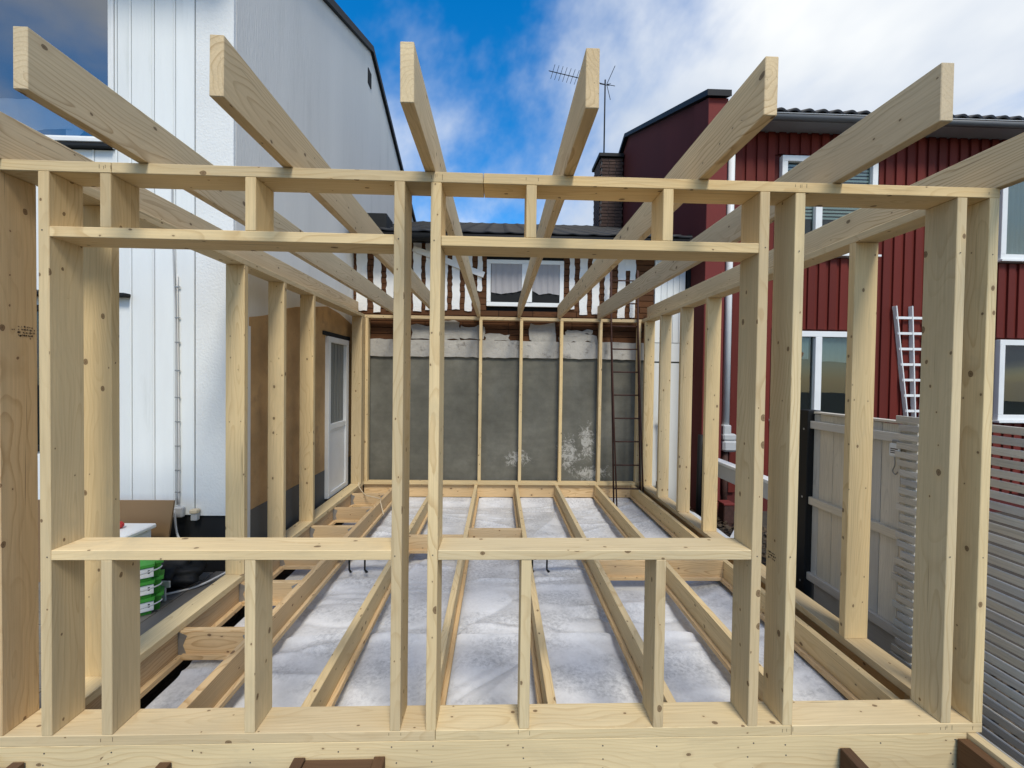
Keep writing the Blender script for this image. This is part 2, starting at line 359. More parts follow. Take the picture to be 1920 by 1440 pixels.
def curve(pts, n=8):
    P = [Vector(p) for p in pts]; P = [2*P[0]-P[1]] + P + [2*P[-1]-P[-2]]; o = []
    for i in range(1, len(P)-2):
        for k in range(n):
            t = k/n; a, b, c, d = P[i-1:i+3]
            o.append(.5*((2*b)+(c-a)*t+(2*a-5*b+4*c-d)*t*t+(3*b-a-3*c+d)*t**3))
    o.append(P[-2]); return o
def prism(name, poly, axis, a, b, m, parent=None):
    """extrude a polygon; axis='x': poly is (y,z); axis='y': poly is (x,z); axis='z': poly is (x,y)"""
    bm = bmesh.new()
    f = {'x': lambda u, w, s: (s, u, w), 'y': lambda u, w, s: (u, s, w), 'z': lambda u, w, s: (u, w, s)}[axis]
    A = [bm.verts.new(f(u, w, a)) for u, w in poly]; B = [bm.verts.new(f(u, w, b)) for u, w in poly]
    n = len(poly)
    bm.faces.new(A); bm.faces.new(B[::-1])
    for i in range(n): bm.faces.new((A[i], A[(i+1) % n], B[(i+1) % n], B[i]))
    c = sum((v.co for v in bm.verts), Vector())/len(bm.verts)
    for v in bm.verts: v.co -= c
    return finish(name, bm, m, parent, Matrix.Translation(c))

ZT, YB, XL, XR, OV = 2.4878, 4.3367, -.02, 4.06, .4477
D = .145

# ------------------------------------------------------------------ ground
bm = bmesh.new()
for x in (-60, 60):
    for y in (-60, 60): bm.verts.new((x, y, -.40))
v = bm.verts; v.ensure_lookup_table(); bm.faces.new((v[0], v[2], v[3], v[1]))
tag(finish('ground', bm, 'soil'), 'dark soil ground around the building site', kind='structure')

# ------------------------------------------------------------------ white house on the left
wh = thing('white_house', (-.25, 1.72, -.40), 'white two-storey gabled house with boarded front and rendered gable on the left', 'house')
XW, YW = -.25, 1.72
prism('gable_wall', [(YW, -.40), (11.3, -.40), (11.3, 4.42), (5.24, 6.95), (YW, 5.42)], 'x', -9.0, XW, 'render_side', wh)
# front: render strip at the corner, then boards
box('corner_render', (-.553, YW-.03, .425), (XW-.002, YW-.0005, 5.40), 'render_w', wh)
edges = [-.555, -.722, -.890, -1.070, -1.182] + [-1.182-.18*k for k in range(1, 9)]
for k in range(len(edges)-1):
    x, x0 = edges[k], edges[k+1]
    def wb(a, b):
        y = YW-.030-random.random()*.004
        box('wall_board', (x0+.0105, y, a), (x-.0105, YW-.0005, b), 'board_w', wh, .003)
        box('cover_ridge', (x0-.008, y-.006, a), (x0+.008, YW-.0006, b), 'board_w', wh, .004)
    if k >= 4: wb(.43, .93); wb(2.26, 3.40); wb(4.70, 5.38)      # boards cut round the two windows
    else: wb(.43, 5.38)
box('plinth', (-3.2, YW-.012, -.40), (XW-.004, YW-.0005, .424), 'plinth', wh)
def window(parent, x0, x1, z0, z1, y, fr=.07, mull=(), gl='glass', frame='trim', proud=.05, sill=True):
    """window facing -Y, y = wall face"""
    w = box('window', (x0, y-proud, z0), (x1, y-.001, z0+fr), frame, parent, .004)
    box('frame', (x0, y-proud, z1-fr), (x1, y-.001, z1), frame, w, .004)
    box('frame', (x0, y-proud-.001, z0+fr), (x0+fr, y-.001, z1-fr), frame, w, .004)
    box('frame', (x1-fr, y-proud-.001, z0+fr), (x1, y-.001, z1-fr), frame, w, .004)
    for q in mull: box('mullion', (q-fr*.6, y-proud-.002, z0+fr), (q+fr*.6, y-.001, z1-fr), frame, w, .004)
    xs = [x0+fr] + [s for q in mull for s in (q-fr*.6, q+fr*.6)] + [x1-fr]
    for i in range(0, len(xs), 2):
        box('pane', (xs[i], y-.022, z0+fr), (xs[i+1], y-.018, z1-fr), gl, w)
        if gl != 'dark': box('dark_room', (xs[i], y-.003, z0+fr), (xs[i+1], y-.001, z1-fr), 'dark', w)
    if sill: box('sill', (x0-.04, y-proud-.05, z0-.035), (x1+.04, y-.001, z0-.002), frame, w, .004)
    return w
wup = window(wh, -3.0, -1.215, 3.475, 4.66, YW, .035, gl='glass_sky', proud=.03)
box('sill_flashing', (-3.0, YW-.085, 3.405), (-1.20, YW-.001, 3.425), 'black', wup)
box('window_trim', (-1.212, YW-.045, 3.405), (-1.193, YW-.001, 4.69), 'trim', wh, .003)
w = window(wh, -2.9, -1.36, .95, 2.14, YW, .05, gl='glass', frame='black', proud=.045, sill=False)
box('window_trim', (-1.355, YW-.05, .93), (-1.195, YW-.001, 2.21), 'board_w', wh, .004)
box('drip_flashing', (-3.0, YW-.10, 2.212), (-1.065, YW-.001, 2.24), 'black', wh, .004)
# roof edge
def roofslab(poly, name, a, b, m, parent): return prism(name, poly, 'x', a, b, m, parent)
s = .10
roofslab([(YW-.55, 5.19), (5.24, 6.95), (11.8, 4.20), (11.8, 4.20+s), (5.24, 6.95+s), (YW-.55, 5.19+s)], 'roof', -9.1, XW+.05, 'black', wh)
box('vent', (XW-.001, 5.10, 6.36), (XW+.012, 5.26, 6.60), 'dark', wh)
# side wall: brown scraped panel, plinth, door
bm = bmesh.new()
poly = [(1.90, .40), (4.44, .40), (4.44, 2.35), (3.95, 2.44), (3.55, 2.47), (3.1, 2.39), (2.75, 2.33), (2.5, 2.27), (2.32, 2.235), (2.27, 2.21), (2.24, 2.22), (2.2, 2.165), (2.1, 2.14), (1.90, 2.10)]
prism('brown_wall_patch', poly, 'x', XW-.001, XW+.006, 'brown_panel', wh)
box('side_plinth', (XW-.001, 1.90, -.40), (XW+.007, 4.44, .398), 'plinth_grey', wh)
box('corner_trim', (XW-.002, 1.845, -.10), (XW+.022, 1.895, 2.02), 'trim', wh, .004)
dr = box('door', (XW-.001, 3.49, .03), (XW+.055, 4.18, .10), 'trim', wh, .004)
box('door_frame', (XW-.001, 3.49, 2.02), (XW+.055, 4.18, 2.09), 'trim', dr, .004)
box('door_frame', (XW-.001, 3.49, .10), (XW+.055, 3.555, 2.02), 'trim', dr, .004)
box('door_frame', (XW-.001, 4.085, .10), (XW+.055, 4.18, 2.02), 'trim', dr, .004)
box('door_rail', (XW-.001, 3.555, .90), (XW+.05, 4.085, .97), 'trim', dr, .004)
box('door_panel', (XW-.001, 3.555, .10), (XW+.034, 4.085, .90), 'trim', dr, .002)
box('door_glass', (XW-.001, 3.555, .97), (XW+.014, 4.085, 2.02), 'glass_door', dr)
for k in range(9):
    y = 3.60+k*.052
    box('door_curtain_fold', (XW+.0145, y, .98), (XW+.0185+.004*(k % 2), y+.03+.012*(k % 3 == 0), 2.01), 'curtain_door', dr)
box('door_head', (XW+.004, 3.40, 2.10), (XW+.03, 4.30, 2.15), 'dark', dr, .003)
box('door_reveal', (XW+.004, 4.19, -.10), (XW+.02, 4.27, 2.10), 'plinth_grey', dr)
# conduit and sockets on the front
tube('conduit', curve([(-.690, YW-.045, .52), (-.694, YW-.045, 1.3), (-.700, YW-.045, 2.0), (-.722, YW-.045, 2.6), (-.735, YW-.045, 3.3)]), .006, 'grey_pl', wh, 6)
tube('conduit', curve([(-.678, YW-.045, .52), (-.676, YW-.045, 1.0), (-.682, YW-.045, 1.6), (-.69, YW-.045, 2.4)]), .005, 'cable', wh, 6)
for z in (.62, .8, 1.0, 1.2, 1.4, 1.62, 1.85, 2.05, 2.3): box('clip', (-.706, YW-.052, z), (-.668, YW-.042, z+.009), 'zinc', wh)
e = box('junction_box', (-.71, YW-.075, .42), (-.632, YW-.032, .505), 'grey_pl', wh, .008)
e2 = box('outdoor_socket', (-.566, YW-.075, .395), (-.515, YW-.032, .46), 'grey_pl', wh, .006)
box('socket_lid', (-.57, YW-.085, .455), (-.511, YW-.034, .488), 'cable_beige', e2, .006)

def drape(parent, x0, x1, z0, z1, y, m, amp=.004, folds=9, wave=.03):
    bm = bmesh.new(); n = 48; A = []
    for i in range(n+1):
        u = i/n; yy = y+amp*math.sin(u*folds*6.28)+amp*.4*math.sin(u*folds*15+1)
        A.append((bm.verts.new((x0+(x1-x0)*u, yy, z0+wave*math.sin(u*5+x0))), bm.verts.new((x0+(x1-x0)*u, yy, z1))))
    for i in range(n): bm.faces.new((A[i][0], A[i+1][0], A[i+1][1], A[i][1]))
    return finish('curtain', bm, m, parent, smooth=True)
drape(wup, -2.6, -1.42, 3.52, 3.80, YW-.010, 'curtain', .003, 8, .05); drape(wup, -1.60, -1.26, 3.52, 3.72, YW-.009, 'curtain', .003, 3, .08)
# ------------------------------------------------------------------ low house behind (stripped wall)
mh = thing('stripped_house', (2.3, 4.5, -.40), 'low house behind the frame with grey rendered base and half-stripped white wall strips', 'house')
YM = 4.5
bm = cubebm(5.10, .30, 2.30)
finish('grey_base_wall', bm, 'grey_wall', mh, Matrix.Translation((2.30, YM+.15, .75)))
# object origin is at x=2.3, z=.75; wall spans z -.40..1.90
def ragged(name, x0, x1, z0, z1, y0, y1, m, amp=.01, step=.05, parent=mh, top=True, bot=True, sides=True):
    """a plate in the XZ plane with uneven edges"""
    pts = []
    nx = max(2, int((x1-x0)/step)); nz = max(2, int((z1-z0)/step))
    j = lambda on: random.uniform(-amp, amp) if on else 0
    for i in range(nx): pts.append((x0+(x1-x0)*i/nx, z0+j(bot)))
    for i in range(nz): pts.append((x1+j(sides), z0+(z1-z0)*i/nz))
    for i in range(nx): pts.append((x1-(x1-x0)*i/nx, z1+j(top)))
    for i in range(nz): pts.append((x0+j(sides), z1-(z1-z0)*i/nz))
    return prism(name, pts, 'y', y0, y1, m, parent)
ragged('concrete_band', -.25, 4.30, 1.895, 2.15, YM-.035, YM+.25, 'concrete_strip', .008, .08, sides=False)
box('upper_wall', (-.25, YM+.05, 2.14), (4.86, YM+.30, 3.80), 'dark', mh)
# brown boards, laid horizontally, in random lengths
z = 2.145; row = 0
while z < 3.70:
    h = .092+random.uniform(-.006, .006); x = -.25 + random.uniform(-.3, 0)
    while x < 4.30:
        L = random.uniform(.35, 1.3); a, b = max(x, -.25), min(x+L, 4.30)
        if b-a > .05:
            # leave the window opening free
            segs = [(a, b)]
            if 2.66 < z+h and z < 3.37:
                segs = [(p_, q_) for p_, q_ in ((a, min(b, 1.74)), (max(a, 2.905), b)) if q_-p_ > .04]
            for p_, q_ in segs:
                timber('cladding_board', (p_+.003, YM+random.uniform(-.004, .006), z+.004), (q_-.003, YM+.048, z+h-.004), 'brown_board', mh)
        x += L
    z += h; row += 1
# white strips left by the old battens
zt = 3.60
strips = [(-.20, -.041, 2.57), (.053, .164, 2.56), (.243, .352, 2.58), (.44, .53, 2.58), (.64, .76, 2.575), (.823, .935, 2.60), (1.05, 1.151, 2.59), (1.223, 1.339, 2.60), (1.412, 1.519, 2.595), (1.60, 1.672, 2.9)]
strips += [(2.995, 3.07, 2.66), (3.151, 3.268, 2.58), (3.342, 3.448, 2.59), (3.53, 3.612, 2.60), (3.735, 3.85, 2.54), (3.924, 4.006, 2.55)]
for a, b, z0 in strips: ragged('white_strip', a, b, z0+random.uniform(-.02, .02), zt, YM-.016, YM-.005, 'flaky_w', .0075, .045, top=False)
ragged('white_strip', 3.85, 3.924, 3.25, zt, YM-.015, YM-.006, 'flaky_w', .005, .05, top=False)
# flaking plaster below the plate
for x0, x1, z0, z1 in ((.62, 1.02, 2.15, 2.36), (1.02, 1.34, 2.15, 2.43), (1.34, 1.72, 2.17, 2.37), (1.72, 2.1, 2.15, 2.24), (2.40, 2.78, 2.15, 2.42), (2.86, 3.42, 2.15, 2.27), (2.95, 3.36, 2.26, 2.33)):
    ragged('plaster_flake', x0, x1, z0, z1, YM-.024-random.random()*.006, YM-.005, 'flaky', .028, .07)
beam('loose_board', (.643, YM-.045, 3.50), (1.70, YM-.045, 3.13), .02, .085, 'flaky_w', mh)
# window with curtains
w = window(mh, 1.74, 2.905, 2.67, 3.37, YM, .062, mull=(2.345,), gl='dark', proud=.03, sill=False)
box('mullion', (2.268, YM-.040, 2.735), (2.425, YM-.0325, 3.305), 'trim', w, .003)
for x0, x1 in ((1.81, 2.265), (2.43, 2.84)):
    bm = bmesh.new(); n = 36; cols = []
    for i in range(n+1):
        u = i/n; xx = x0+(x1-x0)*u
        yy = YM-.048+.009*math.sin(u*26+x0*3)+.003*math.sin(u*61)
        zb = 2.865+.010*math.sin(u*9+x0)+(.20*max(0, u-.72) if x0 < 2 else .16*max(0, .25-u))
        cols.append((bm.verts.new((xx, yy+.014, zb)), bm.verts.new((xx, yy+.012, 3.1)), bm.verts.new((xx, YM-.030+.004*math.sin(u*26+x0*3), 3.305))))
    for i in range(n):
        for k in range(2): bm.faces.new((cols[i][k], cols[i+1][k], cols[i+1][k+1], cols[i][k+1]))
    finish('curtain', bm, 'curtain', w, smooth=True)
# white boarded bay at the right end
x = 4.302
for k in range(5):
    ww = .094; box('white_board', (x+.002, YM-.03, 2.16), (x+ww-.002, YM+.048, 3.72), 'board_w', mh, .003); x += ww
box('white_lower_wall', (4.302, YM-.02, -.40), (4.785, YM+.06, 1.85), 'board_w', mh)
box('white_mid_wall', (4.302, YM-.022, 1.875), (4.785, YM+.06, 2.155), 'board_w', mh)
box('corner_post', (4.787, YM-.06, -.40), (4.86, YM+.05, 3.80), 'black', mh)
# roof: black gutter, soffit, metal tiles
box('soffit', (-.24, 4.18, 3.595), (4.86, YM+.1, 3.615), 'black', mh)
tube('gutter', [(-.14, 4.14, 3.575), (4.86, 4.14, 3.575)], .055, 'black', mh, 12)
box('fascia', (-.14, 4.16, 3.53), (4.86, 4.185, 3.65), 'black', mh)
PY0, PZ0, SL = 4.10, 3.645, math.tan(math.radians(21.2))
prism('roof_deck', [(PY0+.02, PZ0-.03), (10.2, PZ0-.03+(10.2-PY0)*SL), (10.2, PZ0-.2), (PY0+.3, PZ0-.05)], 'x', -.12, 4.86, 'black', mh)
tile = None
tw, tl = .30, .40
for r_ in range(14):
    for i in range(16):
        x0 = -.11+i*tw+(.0 if r_ % 2 else .0)
        if tile is None:
            bm = bmesh.new(); n = 8; A = []; B = []
            for k in range(n+1):
                u = k/n; zz_ = .013*(math.sin(u*2*math.pi)*.5+.5)**3
                A.append((bm.verts.new((u*tw, 0, zz_+.018)), bm.verts.new((u*tw, 0, zz_-.012)), bm.verts.new((u*tw, tl+.02, zz_))))
            for k in range(n):
                bm.faces.new((A[k][0], A[k+1][0], A[k+1][2], A[k][2])); bm.faces.new((A[k][0], A[k][1], A[k+1][1], A[k+1][0]))
            tile = finish('roof_tile', bm, 'tile', mh, smooth=True); o = tile
        else:
            o = bpy.data.objects.new('roof_tile', tile.data); link(o, mh, Matrix.Identity(4))
        mw = Matrix.Translation((x0, PY0+r_*tl*math.cos(math.atan(SL)), PZ0+r_*tl*math.sin(math.atan(SL)))) @ Matrix.Rotation(math.atan(SL), 4, 'X')
        o.matrix_basis = mw; WM[o.name] = mw
box('flashing', (-.238, 4.25, 3.72), (.30, 4.6, 3.93), 'black', mh)
# chimney in brick
ch = box('chimney', (4.32, 8.12, 4.9), (4.83, 8.78, 6.86), 'mortar', mh)
bl = None
for r_ in range(24):
    z = 5.0+r_*.077
    for k in range(3):
        for face in (0, 1):
            L = .165 if face == 0 else .20
            if face == 0: loc = (4.32+.085+k*.17+(.0 if r_ % 2 else .02), 8.113, z+.035); dim = (.16, .03, .062)
            else: loc = (4.313, 8.12+.11+k*.215+(.0 if r_ % 2 else .03), z+.035); dim = (.03, .205, .062)
            finish('brick', cubebm(*dim), 'brick_dark', ch, Matrix.Translation(loc))
box('chimney_cap', (4.25, 8.05, 6.861), (4.85, 8.85, 6.95), 'black', ch, .01)

an = thing('tv_antenna', (4.46, 8.45, 6.95), 'thin television aerial with comb of rods on a mast above the brick chimney', 'antenna')
tube('mast', [(4.46, 8.45, 6.951), (4.46, 8.45, 8.93)], .018, 'black', an)
tube('boom', [(4.46, 8.45, 8.82), (3.05, 8.30, 8.99)], .010, 'black', an, 6)
for k in range(10):
    u = .30+.07*k; c = Vector((4.46, 8.45, 8.82)).lerp(Vector((3.05, 8.30, 8.99)), u)
    tube('rod', [c+Vector((.03, -.17, .05)), c+Vector((-.03, .17, -.05))], .006, 'black', an, 5)
for s_ in (-1, 1):
    tube('reflector', [(4.50, 8.45, 8.82), (4.62, 8.15, 8.82+s_*.24)], .008, 'black', an, 5)
    tube('reflector', [(4.50, 8.45, 8.82), (4.66, 8.7, 8.82+s_*.20)], .008, 'black', an, 5)
tube('cross_rod', [(4.30, 8.3, 8.72), (4.60, 8.6, 8.90)], .007, 'black', an, 5)

# ------------------------------------------------------------------ red house on the right
rh = thing('red_house', (4.87, 4.4, -.40), 'dark red boarded two-storey house with white windows on the right', 'house')
XRH, YR = 4.87, 4.4
prism('gable_wall', [(YR, -.40), (12.2, -.40), (12.2, 5.40), (7.84, 7.20), (YR, 5.75)], 'x', XRH, XRH+.234, 'red_gable', rh)
prism('house_body', [(YR, -.40), (12.1, -.40), (12.1, 5.20), (7.84, 7.0), (YR, 5.42)], 'x', XRH+.235, 16, 'red_gable', rh)
prism('wing_wall', [(4.0, -.40), (YR+.02, -.40), (YR+.02, 5.72), (4.0, 5.56)], 'x', XRH-.04, XRH+.235, 'red_gable', rh)
box('wing_front', (XRH-.042, 3.978, -.40), (XRH+.237, 3.9995, 5.55), 'red_wing', rh, .003)  # thin slab gives the wing's front face its lit red
rs = .085
prism('verge', [(3.92, 5.545), (7.84, 7.20), (12.3, 5.36), (12.3, 5.36+rs), (7.84, 7.20+rs), (3.92, 5.545+rs)], 'x', XRH-.09, XRH+.25, 'black', rh)
prism('roof', [(4.06, 5.37), (7.84, 7.10), (12.2, 5.30), (12.2, 5.36), (7.84, 7.17), (4.06, 5.43)], 'x', XRH+.251, 16.2, 'tile', rh)
box('soffit', (XRH+.255, 4.09, 5.335), (16, YR-.001, 5.355), 'soffit', rh)
box('fascia', (XRH+.255, 4.065, 5.315), (16, 4.089, 5.40), 'soffit', rh)
tube('gutter', [(XRH+.255, 4.02, 5.345), (16, 4.02, 5.345)], .045, 'gutter', rh, 12)
tube('gutter_bead', [(XRH+.255, 3.978, 5.375), (16, 3.978, 5.375)], .008, 'grey_pl', rh, 6)
x = XRH+.28; o0 = None
while x < 13.5:
    if o0 is None:
        bm = bmesh.new(); n = 8; A = []
        for k in range(n+1):
            u = k/n; zz_ = .04*math.sin(u*math.pi)
            A.append((bm.verts.new((u*.20, 0, zz_+.012)), bm.verts.new((u*.20, 0, zz_-.02)), bm.verts.new((u*.20, .42, zz_+.012))))
        for k in range(n):
            bm.faces.new((A[k][0], A[k+1][0], A[k+1][2], A[k][2])); bm.faces.new((A[k][0], A[k][1], A[k+1][1], A[k+1][0]))
        o0 = finish('roof_tile', bm, 'tile', rh, smooth=True); o = o0
    else: o = bpy.data.objects.new('roof_tile', o0.data); link(o, rh, Matrix.Identity(4))
    mw = Matrix.Translation((x, 4.0, 5.405)) @ Matrix.Rotation(math.atan(.46), 4, 'X'); o.matrix_basis = mw; WM[o.name] = mw
    x += .205
wins = [(6.14, 7.62, 3.52, 4.98), (9.58, 11.1, 3.50, 4.95), (6.10, 7.50, 1.02, 2.36), (9.62, 11.1, 1.04, 2.28)]
x = XRH+.24; k = 0
while x < 12.2:
    w_ = .098 if k % 2 == 0 else .068
    y0 = YR-.048 if k % 2 == 0 else YR-.020          # board on board
    a, b = (x-.004, x+w_+.004) if k % 2 == 0 else (x-.015, x+w_+.015)
    cuts = sorted([(z0-.05, z1+.03) for X0, X1, z0, z1 in wins if b > X0-.02 and a < X1+.02])
    z = -.10
    for c0, c1 in cuts + [(5.334, 5.4)]:
        if c0-z > .05: box('red_board', (a, y0, z), (b, YR-.0006-(.0005 if k % 2 else 0), c0), 'red', rh, .003)
        z = c1
    x += w_; k += 1
wr0 = window(rh, *wins[0], YR, .085, mull=(6.72,), proud=.075)
wr1 = window(rh, *wins[1], YR, .085, mull=(), proud=.075)
w = window(rh, *wins[2], YR, .085, mull=(6.77,), proud=.075)
wr3 = window(rh, *wins[3], YR, .085, mull=(10.6,), proud=.075)
drape(w, 6.865, 7.41, 1.90, 2.27, YR-.010, 'blind', .003, 6, .01); drape(w, 6.19, 6.66, 1.95, 2.27, YR-.010, 'blind', .003, 5, .01)
for k in range(16): box('blind_slat', (6.23, YR-.016, 4.06+k*.052), (7.53, YR-.010, 4.09+k*.052), 'grey_pl', wr0)
drape(wr1, 9.68, 10.15, 3.59, 4.86, YR-.010, 'curtain', .004, 6, 0)
drape(wr3, 10.2, 10.52, 1.13, 2.19, YR-.010, 'blind', .004, 4, 0)
# downpipe and leaf catcher
dp = tube('downpipe', [(5.33, 4.27, 5.28), (5.33, 4.27, .84)], .050, 'trim', rh, 14)
bm = cubebm(.20, .16, .10, .02, at=(0, 0, .02))
cubebm(.12, .12, .16, .015, bm, (-.03, 0, .12)); cubebm(.22, .17, .17, .03, bm, (.01, 0, -.11))
finish('leaf_catcher', bm, 'grey_pl', dp, Matrix.Translation((5.35, 4.25, .74)))
tube('pipe_foot', [(5.33, 4.27, .56), (5.33, 4.27, -.39)], .045, 'rust', dp, 12)

tr = thing('trellis', (8.2, 4.33, 1.05), 'white fan-shaped wooden trellis against the red house wall', 'trellis')
for k, (xb, xt) in enumerate(((8.16, 7.93), (8.28, 8.18), (8.40, 8.45), (8.52, 8.72), (8.64, 8.97))):
    beam('upright', (xb, 4.325, 1.05), (xt, 4.325, 2.76), .018, .070, 'trim', tr, .002, up=(0, 1, 0))
for k in range(7):
    z = 1.17+k*.235; u = (z-1.05)/1.71
    beam('crossbar', (8.16-.23*u-.02, 4.305, z), (8.64+.33*u+.02, 4.305, z), .015, .038, 'trim', tr, .002)

# ------------------------------------------------------------------ fences on the right
XF = 4.60
fp = thing('board_fence', (XF, 1.2, -.40), 'weathered white vertical-board fence panel with three cross rails by the black post', 'fence')
y = .70; k = 0
while y < 1.56:
    h = 1.33+random.uniform(-.004, .004)
    timber('fence_board', (XF+random.uniform(0, .003), y+.0015, -.05), (XF+.022, y+.1375, h), 'panel', fp); y += .139
for z in (-.07, .57, 1.21): timber('cross_rail', (XF-.035, .72, z), (XF-.001, 1.60, z+.062), 'panel', fp)
timber('top_cap', (XF-.02, .70, 1.335), (XF+.04, 1.58, 1.352), 'panel', fp)
timber('bottom_board', (XF+.004, .72, -.395), (XF+.025, 1.56, -.075), 'slat', fp)
timber('fence_post', (XF+.025, .78, -.40), (XF+.09, .845, 1.30), 'slat', fp)
bp_ = thing('fence_post', (XF-.05, 1.62, -.40), 'black square post at the far end of the boarded fence panel', 'post')
box('post_shaft', (XF-.055, 1.595, -.40), (XF+.06, 1.70, 1.36), 'black', bp_, .004)
for z in (.62, -.1, 1.2): finish('bolt', cubebm(.004, .016, .016, .002), 'zinc', bp_, Matrix.Translation((XF-.057, 1.64, z)))

sf = thing('slat_fence', (XF-.02, 0, -.40), 'weathered grey horizontal-slat fence running toward the camera at right', 'fence')
z = -.33; k = 0
while z < 1.36:
    tilt = random.uniform(-.004, .004)
    o = beam('slat', (XF-.045+random.uniform(-.003, .003), .80+random.uniform(-.03, .03), z+.024+tilt), (XF-.045+random.uniform(-.003, .003), -1.25, z+.024-tilt), .017, .0395, 'slat', sf, .002)
    z += .0578; k += 1
for y in (.70, -.35, -1.15): timber('slat_post', (XF-.033, y, -.40), (XF+.015, y+.07, 1.35), 'slat', sf)
wp = thing('white_post', (4.98, 2.4, -.40), 'white painted wooden post with bare cut top behind the black post', 'post')
beam('post_shaft', (4.93, 2.45, -.40), (4.965, 2.45, 1.86), .10, .10, 'flaky_w', wp, .004, up=(0, 1, 0))
beam('cut_end', (4.90, 2.40, 1.90), (5.04, 2.40, 1.84), .10, .12, 'old_brown', wp, .004)

sc = thing('hanging_scale', (4.585, .84, 1.21), 'small white spring scale with a hook hanging on the boarded fence', 'scale')
box('scale_body', (4.552, .80, 1.115), (4.5635, .875, 1.205), 'trim', sc, .008)
box('scale_hanger', (4.555, .815, 1.206), (4.5635, .86, 1.225), 'zinc', sc, .003)
for k in range(3): box('scale_mark', (4.5505, .812, 1.165-.013*k), (4.5515, .863, 1.171-.013*k), 'ink', sc)
tube('scale_hook', curve([(4.558, .838, 1.115), (4.558, .836, 1.06), (4.558, .85, 1.02), (4.558, .83, 1.0), (4.558, .815, 1.02)]), .004, 'zinc', sc, 6)

# ------------------------------------------------------------------ the timber frame
fr = thing('timber_extension_frame', (2.05, 0, 0), 'unfinished pale timber frame of a house extension with studs, rafters and floor joists', 'timber frame')
def T(name, a, b, m='spruce', axis=None, parent=None):
    o = timber(name, a, b, m, parent or fr, axis)
    if name in ('stud', 'cripple_stud', 'rafter'):
        mw = o.matrix_basis @ Matrix.Rotation(math.radians(random.uniform(-.5, .5)), 4, 'X'); mw.translation += Vector((random.uniform(-.001, .001), random.uniform(-.002, .0015), 0))
        o.matrix_basis = mw; WM[o.name] = mw
    return o
# front wall
for a, b in ((-1.6, 1.678), (1.680, 3.285), (3.287, 4.185)): T('bottom_plate', (a, 0, 0), (b, D, .045))
for a, b in ((-1.6, .299), (.301, 1.86), (1.862, 4.185)): T('top_plate', (a, 0, ZT-.045), (b, D, ZT))
zc = ZT-.0455
T('stud', (-.203, 0, .0455), (-.158, D, zc), 'spruce_warm')  # warmer wood colour stands in for bounce light on this stud
for xx in (.002, 1.481, 1.637, 3.083, 3.245, 3.990, 4.138): T('stud', (xx, 0, .0455), (xx+.045, D, zc))
T('stud', (-.249, 0.001, .0455), (-.204, D-.001, zc))
for xx in (.252, .852, 2.049, 2.651):
    T('cripple_stud', (xx, 0.001, .0455), (xx+.045, D-.001, .8025)); T('cripple_stud', (xx, .001, 2.2155), (xx+.045, D-.001, zc))
for a, b in ((.048, 1.480), (1.683, 3.082)):
    T('window_sill_beam', (a, -.001, .803), (b, D, .846)); T('window_header', (a, -.001, 2.171), (b, D, 2.215))
# left wall
T('top_plate', (XL-D, D+.001, ZT-.045), (XL, YB-.001, ZT)); T('bottom_plate', (XL-D, D+.001, 0), (XL, YB-.001, .045))
for y in (.357, 1.457, 2.045, 2.648, 4.20): T('stud', (XL-D+.001, y, .0455), (XL-.001, y+.045, zc))
T('stud', (XL-.0445, 4.246, .0455), (XL-.0005, 4.335, zc))
# right wall
T('top_plate', (XR, D+.001, ZT-.045), (XR+D, YB-.001, ZT)); T('bottom_plate', (XR, D+.001, 0), (XR+D, YB-.001, .045))
for y in (.62, 2.37, 2.975, 3.59, 4.18): T('stud', (XR+.001, y, .0455), (XR+D-.001, y+.045, zc))
# back wall
YBB = YB+.095
T('bottom_plate', (XL-D, YB, 0), (XR+D, YBB, .045)); T('top_plate', (XL-D, YB, ZT-.045), (XR+D, YBB, ZT))
for xx in (XL, .44, 1.045, 1.645, 2.245, 2.845, 3.43, 4.01): T('stud', (xx, YB+.001, .0455), (xx+.045, YBB-.001, zc))
# rafters
for k in range(6):
    xx = .408+.6*k; T('rafter', (xx, -OV-random.uniform(-.004, .006), ZT+.0005), (xx+.045, YBB-.02, ZT+.195), 'spruce_grey')
T('rafter', (-.188, -OV, ZT+.0005), (-.143, YBB-.02, ZT+.195), 'spruce_grey')
T('rafter', (4.165, -OV, ZT+.0005), (4.21, YBB-.02, ZT+.195), 'spruce_grey')
# floor: rims, joists, ledger strips, blocking
T('rim_board', (-1.6, .002, -.215), (4.115, .047, -.002)); T('rim_board', (-1.6, -.004, -.43), (4.115, .041, -.217))
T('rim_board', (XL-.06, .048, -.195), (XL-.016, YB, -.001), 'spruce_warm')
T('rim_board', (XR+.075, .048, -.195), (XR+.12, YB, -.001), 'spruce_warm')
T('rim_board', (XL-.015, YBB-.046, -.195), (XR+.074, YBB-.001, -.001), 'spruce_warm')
J = [.415, 1.0, 1.6, 2.2, 2.8, 3.4, 3.957]
for i, xx in enumerate(J):
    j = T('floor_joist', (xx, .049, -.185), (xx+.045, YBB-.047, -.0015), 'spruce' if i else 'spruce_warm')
    for s_ in (-1, 1):
        a = (xx-.0285, xx-.0005) if s_ < 0 else (xx+.0455, xx+.0735)
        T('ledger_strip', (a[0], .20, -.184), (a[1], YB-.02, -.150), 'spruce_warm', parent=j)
T('ledger_strip', (XL-.0155, .20, -.184), (XL+.022, YB-.02, -.150), 'spruce_warm')
